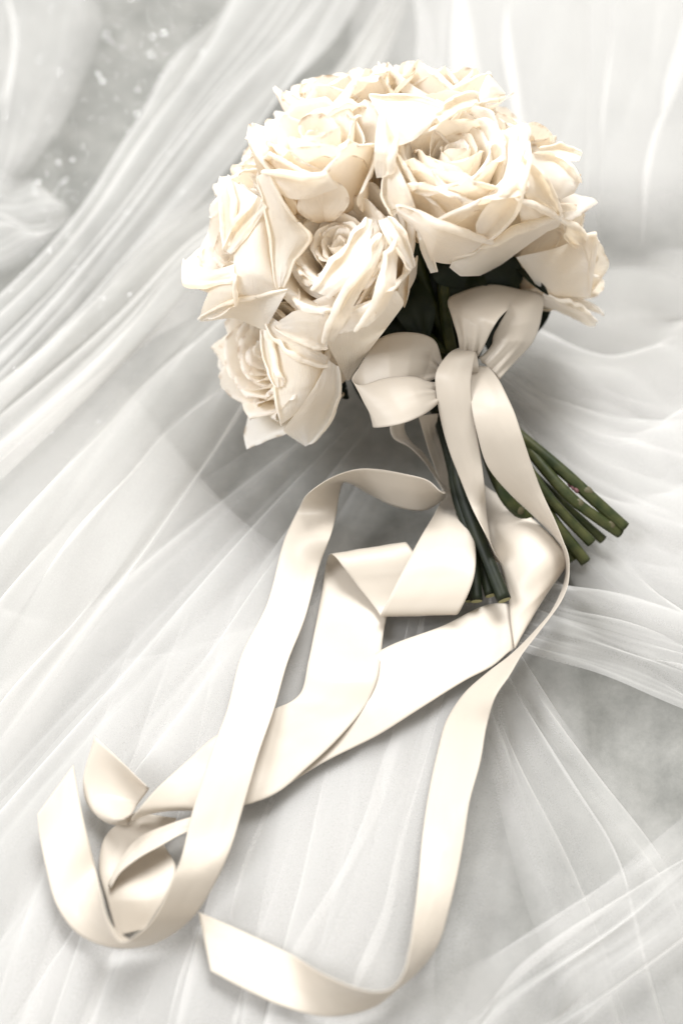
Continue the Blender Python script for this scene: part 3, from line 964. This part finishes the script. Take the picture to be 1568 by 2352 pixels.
def strip(name, st, bulge=0.0, n=120, m=21, label=None, gather=(0, 0)):
    """ribbon from stations (P1, P2[, bulge]) : both edges in the world"""
    a = spline([s[0] for s in st], n)
    b = spline([s[1] for s in st], n)
    bl = np.interp(np.linspace(0, len(st) - 1, n), np.arange(len(st)), [s[2] if len(s) > 2 else bulge for s in st])
    t = np.linspace(0, 1, m)[None, :, None]
    P = a[:, None] * (1 - t) + b[:, None] * t
    mid = (a + b) / 2
    tg = np.gradient(mid, axis=0)
    nrm = np.cross(tg, b - a)
    ln = np.linalg.norm(nrm, axis=1)[:, None] + 1e-12
    nrm = nrm / ln
    sg = np.sign(-(nrm @ FD))[:, None]
    P = P + (bl[:, None] * np.sin(np.pi * np.linspace(0, 1, m))[None, :])[..., None] * (-FD)
    uu = np.linspace(-1, 1, m)[None, :] + np.zeros((n, 1))
    vv = np.linspace(0, 1, n)[:, None] + np.zeros((1, m))
    wn = Noise2(len(name) * 7 + n + int(abs(P[0, 0, 0]) * 1e5) % 50)
    length = np.linalg.norm(np.diff(mid, axis=0), axis=1).sum()
    wr = 0.00018 * wn(uu * 1.6 + 9, vv * length * 40 + 4) + 0.00012 * wn(uu * 3.5 + 30, vv * length * 90 + 14)
    for at_end, on in ((vv, gather[0]), (1 - vv, gather[1])):
        if on:
            wr = wr + 0.0008 * np.exp(-(at_end * length / 0.016) ** 2) * (np.sin(uu * 8.5 + 1 + 3 * wn(vv * 4, uu * 0 + 3)) + 0.5 * np.sin(uu * 15 + 2))
    P = P + (wr * (1 - 0.4 * uu ** 2))[..., None] * (nrm * sg)[:, None, :]
    P = P - BIND
    ln = np.concatenate([[0], np.cumsum(np.linalg.norm(np.diff(mid, axis=0), axis=1))])
    U = np.linspace(0, 1, m)[None, :] + np.zeros((n, 1))
    Vv = ln[:, None] + np.zeros((1, m))
    o = add(name, grid_mesh(name, P, U, Vv), M_SATIN, ribbon)
    so = o.modifiers.new('thickness', 'SOLIDIFY')
    so.thickness = 0.00035
    so.offset = 0
    if label:
        o['label'] = label
    return o


def sd4(x1, y1, d1, x2, y2, d2, b=0.0):
    return at_d(*z4(x1, y1), d1), at_d(*z4(x2, y2), d2), b * 0.01


def sz4(x1, y1, h1, x2, y2, h2, b=0.0):
    return at_z(*z4(x1, y1), h1 * .01), at_z(*z4(x2, y2), h2 * .01), b * 0.01


def lay(conv, x1, y1, x2, y2, zl, sg=0, b=0.0):
    """station lying on the cloth: lower edge at zl cm, the other raised until the ribbon has its width"""
    p1, q1 = conv(x1, y1)
    p2, q2 = conv(x2, y2)
    zl *= 0.01
    A, B = at_z(p1, q1, zl), at_z(p2, q2, zl)
    if sg and np.linalg.norm(A - B) < RW:
        best = None
        for dz in np.linspace(0, RW * 1.05, 64):
            A2 = at_z(p1, q1, zl + (dz if sg > 0 else 0))
            B2 = at_z(p2, q2, zl + (dz if sg < 0 else 0))
            w = abs(np.linalg.norm(A2 - B2) - RW)
            if best is None or w < best[0] - 1e-6:
                best = (w, A2, B2)
        A = A + (best[1] - A) * abs(sg)
        B = B + (best[2] - B) * abs(sg)
    return A, B, b * 0.01


ID = lambda x, y: (x, y)
# left loop
strip('bow_loop', [
    sd4(550, 525, .2, 525, 600, .2), sd4(505, 405, .5, 440, 640, .6), sd4(370, 365, .7, 335, 700, .8, .5), sd4(225, 395, .7, 265, 780, .8, .6),
    sd4(112, 548, .7, 190, 840, .9, .3), sd4(76, 615, 1.1, 185, 858, 1.2), sd4(110, 640, 1.4, 215, 863, 1.9, .1), sd4(250, 605, 1.4, 330, 845, 2.4, .3),
    sd4(400, 597, 1.1, 440, 800, 2.0, .35), sd4(505, 625, .8, 515, 745, 1.3, .2), sd4(560, 610, .6, 560, 690, .6)], gather=(1, 1))
# right loop
strip('bow_loop', [
    sd4(640, 470, .4, 735, 490, .4), sd4(628, 390, .7, 768, 430, .9, .35), sd4(598, 290, .5, 800, 365, 1.3, .5), sd4(577, 197, -.1, 822, 325, 1.7, .4),
    sd4(655, 152, -.9, 850, 285, 1.5, .2), sd4(800, 117, -1.6, 885, 250, 1.0), sd4(950, 142, -1.9, 880, 262, .7), sd4(1066, 174, -1.7, 842, 325, .5, .4),
    sd4(1066, 270, -1.2, 812, 385, .3, .7), sd4(1022, 410, -.7, 806, 425, .2, .7), sd4(935, 510, -.3, 765, 478, .1, .4), sd4(845, 610, .1, 735, 500, .1)], gather=(1, 1))
# folded under layer of the right loop
strip('bow_loop', [sd4(985, 440, -1.5, 900, 420, -1.1), sd4(920, 520, -1.2, 830, 500, -.8), sd4(845, 612, -.8, 750, 560, -.4)])
# knot
strip('knot', [sd4(560, 640, -.9, 740, 620, -1.1), sd4(520, 610, .3, 735, 590, .3, .2), sd4(545, 540, 1.0, 735, 540, .9, .25), sd4(585, 480, .9, 728, 490, .8, .2), sd4(625, 450, .2, 728, 470, .1), sd4(650, 450, -1.0, 720, 470, -1.0)])
# binding band round the stems
th = np.linspace(0, 2 * np.pi, 41)
axb = t4(760, 1100, .04) - BIND
axb /= np.linalg.norm(axb)
ea = np.cross(axb, [0, 0, 1.0])
ea /= np.linalg.norm(ea)
eb = np.cross(ea, axb)
strip('wrap', [(BIND + axb * 0.004 + (math.cos(x) * ea * 1.25 + math.sin(x) * eb) * .0125, BIND + axb * .036 + (math.cos(x) * ea * 1.25 + math.sin(x) * eb) * .0105) for x in th], n=80)
# front left tail
strip('tail', [
    sd4(635, 446, .3, 725, 452, .3), sd4(577, 480, 1.1, 716, 500, 1.1, .2), sd4(513, 580, 1.4, 702, 570, 1.3, .25), sd4(515, 680, 1.3, 695, 650, 1.5, .25),
    sd4(540, 830, .9, 715, 830, 1.3, .2), sd4(585, 990, .5, 745, 1000, .9, .15), sd4(640, 1130, .2, 765, 1150, .6, .1), sd4(700, 1280, .2, 776, 1300, -.6),
    sz4(762, 1400, 4.4, 792, 1430, 2.6), sz4(803, 1480, 3.6, 800, 1500, 1.9), sz4(850, 1570, 2.2, 800, 1560, 1.4)])
# front right tail that falls, turns edge-on and runs to the bottom of the picture
strip('tail', [
    sd4(700, 540, .3, 785, 545, .1), sd4(693, 600, .75, 835, 605, .6, .15), sd4(693, 700, 1.35, 885, 700, 1.2, .2), sd4(705, 790, 1.65, 925, 790, 1.55, .2), sd4(725, 880, 1.6, 955, 880, 1.6, .2),
    sd4(780, 1060, .9, 1015, 1060, 1.1, .2), sd4(900, 1210, 0, 1075, 1220, .6, .1), sz4(1000, 1303, 3.0, 1130, 1340, 3.9), sz4(1090, 1390, 2.3, 1175, 1450, 3.6),
    sz4(1165, 1490, 1.7, 1205, 1540, 3.4), sz4(1190, 1600, 1.1, 1208, 1620, 3.1),
    lay(z1, 1350, 720, 1390, 680, 1.6, -1), lay(z1, 1270, 815, 1300, 805, 1.6, -1), lay(z1, 1170, 915, 1210, 925, 1.6, -1), lay(z1, 1060, 1000, 1160, 1010, 1.6, -1), lay(z1, 955, 1095, 1098, 1105, 1.7, -1), lay(z1, 880, 1210, 1060, 1230, 1.5, -.8), lay(z1, 840, 1350, 1030, 1400, 1.5, -.6),
    lay(z3, 1130, 450, 1320, 450, 1.5, -.35), lay(z3, 1108, 600, 1290, 640, 1.5, -.1, .1), lay(z3, 1090, 800, 1262, 790, 1.5, .2), lay(z3, 1072, 960, 1222, 955, 1.5, .6), lay(z3, 1050, 1120, 1170, 1110, 1.5, 1),
    lay(z3, 1022, 1225, 1085, 1220, 1.5, 1), lay(z3, 970, 1293, 985, 1305, 1.5, 1), lay(z3, 905, 1309, 905, 1368, 1.5, 1), lay(z3, 805, 1290, 800, 1405, 1.5, 1), lay(z3, 690, 1242, 660, 1417, 1.5, 1),
    lay(z3, 500, 1130, 470, 1368, 1.5), lay(z3, 300, 1035, 300, 1290, 1.4), lay(z3, 105, 950, 160, 1215, 1.3)], n=300)
# bright folded panel and the band that runs left from it
strip('tail', [
    sz4(690, 960, 2.5, 600, 1100, 2.2), sz4(770, 1165, 2.4, 700, 1350, 2.0), sz4(880, 1235, 2.4, 800, 1480, 1.8, .3), sz4(1000, 1325, 2.4, 855, 1600, 1.7, .6), sz4(1110, 1425, 2.3, 890, 1740, 1.5, .8),
    sz4(1180, 1510, 2.1, 905, 1900, 1.3, .7), sz4(1203, 1550, 1.7, 925, 2018, 1.1, .2), sz4(1165, 1630, 1.3, 925, 2018, .9), lay(z1, 1250, 690, 1160, 905, 1.0),
    lay(z1, 1080, 690, 1090, 965, 1.2), lay(z1, 860, 790, 960, 1035, 1.4, 0, .15), lay(z1, 600, 890, 760, 1160, 1.6, 0, .2), lay(z1, 380, 1040, 570, 1280, 1.5), lay(z1, 150, 1210, 330, 1400, 1.3), lay(z1, -60, 1400, 80, 1560, 1.2)], n=200)
# strand from behind the bow that sweeps right then back left over the long left tail
strip('tail', [
    sd4(330, 780, -.8, 420, 760, -.8), sd4(275, 850, -1.0, 350, 838, -1.4), sd4(290, 915, -1.3, 365, 915, -2.2), sd4(375, 965, -1.7, 440, 990, -3.0), sd4(460, 1050, -2.2, 490, 1060, -4.2), sd4(520, 1140, -2.8, 535, 1130, -5.0),
    lay(ID, 1010, 1128, 1013, 1150, 2.3, 1), lay(ID, 985, 1105, 975, 1172, 2.2, 1), lay(ID, 925, 1088, 905, 1162, 2.2, 1), lay(ID, 865, 1078, 845, 1133, 2.2, 1), lay(ID, 820, 1078, 790, 1106, 2.4, 1),
    lay(ID, 760, 1098, 778, 1140, 2.4, 1), lay(ID, 715, 1127, 772, 1180, 2.3, 1), lay(ID, 683, 1175, 757, 1235, 2.2, -1), lay(ID, 655, 1235, 735, 1295, 2.1, 0), lay(ID, 612, 1390, 697, 1430, 2.0, 0), lay(z2, 1200, 20, 1440, 60, 2.0),
    lay(z2, 1120, 320, 1368, 310, 2.2), lay(z2, 1060, 480, 1292, 530, 2.4), lay(z2, 1000, 660, 1245, 690, 2.4, 0, .1), lay(z2, 940, 850, 1195, 860, 2.2, 0, .1), lay(z2, 890, 1060, 1140, 1040, 2.0),
    lay(z2, 838, 1190, 1060, 1215, 1.7, 1), lay(z2, 762, 1360, 945, 1395, 1.4, 1), lay(z2, 690, 1455, 845, 1480, 1.2, 1), lay(z2, 570, 1528, 720, 1543, 1.2, 1), lay(z2, 500, 1420, 500, 1552, 1.2, 1), lay(z2, 468, 1290, 340, 1480, 1.3, 1),
    lay(z2, 437, 1150, 235, 1340, 1.5, 0, .3), lay(z2, 400, 1000, 175, 1130, 1.8, 0, .2), lay(z2, 365, 850, 143, 970, 2.0, 0), lay(z2, 320, 600, 132, 858, 2.2)], n=300)
# second strand behind the bow: flap, fold and the middle tail
strip('tail', [
    sd4(420, 800, -.9, 525, 790, -.9), sd4(450, 900, -1.4, 515, 880, -1.8), sd4(478, 990, -2.0, 545, 960, -2.9), sd4(510, 1080, -2.6, 590, 1130, -3.6), sd4(545, 1190, -3.2, 640, 1280, -4.0),
    lay(ID, 1000, 1175, 1072, 1190, 2.6), lay(ID, 965, 1235, 1090, 1250, 2.9, 0, .2), lay(ID, 925, 1310, 1088, 1325, 3.0, 0, .2), lay(ID, 890, 1380, 1070, 1375, 2.6), lay(ID, 874, 1412, 1052, 1408, 2.1), lay(ID, 874, 1416, 1045, 1412, 1.6)], n=120)
strip('tail', [
    lay(ID, 874, 1416, 1045, 1412, 1.6), lay(ID, 860, 1395, 1025, 1380, 1.6), lay(ID, 820, 1345, 990, 1320, 2.0, 0, .1), lay(ID, 785, 1298, 950, 1270, 2.5), lay(ID, 770, 1279, 936, 1250, 2.5), lay(ID, 758, 1273, 930, 1246, 2.1),
    lay(ID, 750, 1290, 925, 1270, 1.3), lay(ID, 742, 1345, 905, 1350, 1.2), lay(ID, 730, 1410, 882, 1445, 1.3, 0, .1), lay(ID, 708, 1520, 865, 1565, 1.8, 0, .3), lay(ID, 690, 1592, 845, 1612, 1.7, 0, .2), lay(ID, 668, 1612, 775, 1698, 1.7, 0, .1), lay(ID, 640, 1624, 700, 1768, 1.6), lay(ID, 600, 1642, 640, 1818, 1.5), lay(ID, 550, 1664, 575, 1846, 1.4), lay(ID, 490, 1694, 500, 1856, 1.3),
    lay(z2, 930, 565, 945, 838, 1.4, .15), lay(z2, 760, 720, 780, 845, 1.5, .3), lay(z2, 640, 856, 650, 866, 1.5, .8), lay(z2, 590, 915, 580, 885, 1.5, -.6), lay(z2, 500, 905, 620, 860, 1.5, -.4), lay(z2, 395, 810, 660, 800, 1.5), lay(z2, 370, 700, 710, 735, 1.8), lay(z2, 430, 450, 705, 715, 2.8)], n=220)
# light strip curling at the lower left
strip('tail', [
    lay(z2, 1100, 830, 1050, 930, 1.4), lay(z2, 940, 872, 915, 952, 1.9), lay(z2, 800, 917, 765, 1030, 1.9, -.15), lay(z2, 655, 985, 645, 1098, 1.7, -.2), lay(z2, 560, 1110, 560, 1168, 1.4, -.2), lay(z2, 500, 1225, 515, 1245, 1.0, -.2)], n=80)
strip('tail', [
    lay(z2, 640, 850, 860, 880, .9), lay(z2, 490, 970, 790, 990, .9), lay(z2, 455, 1130, 855, 1140, .9, 0, .1), lay(z2, 497, 1310, 800, 1285, 1.1, 0, .2), lay(z2, 550, 1495, 690, 1460, .9)], n=80)
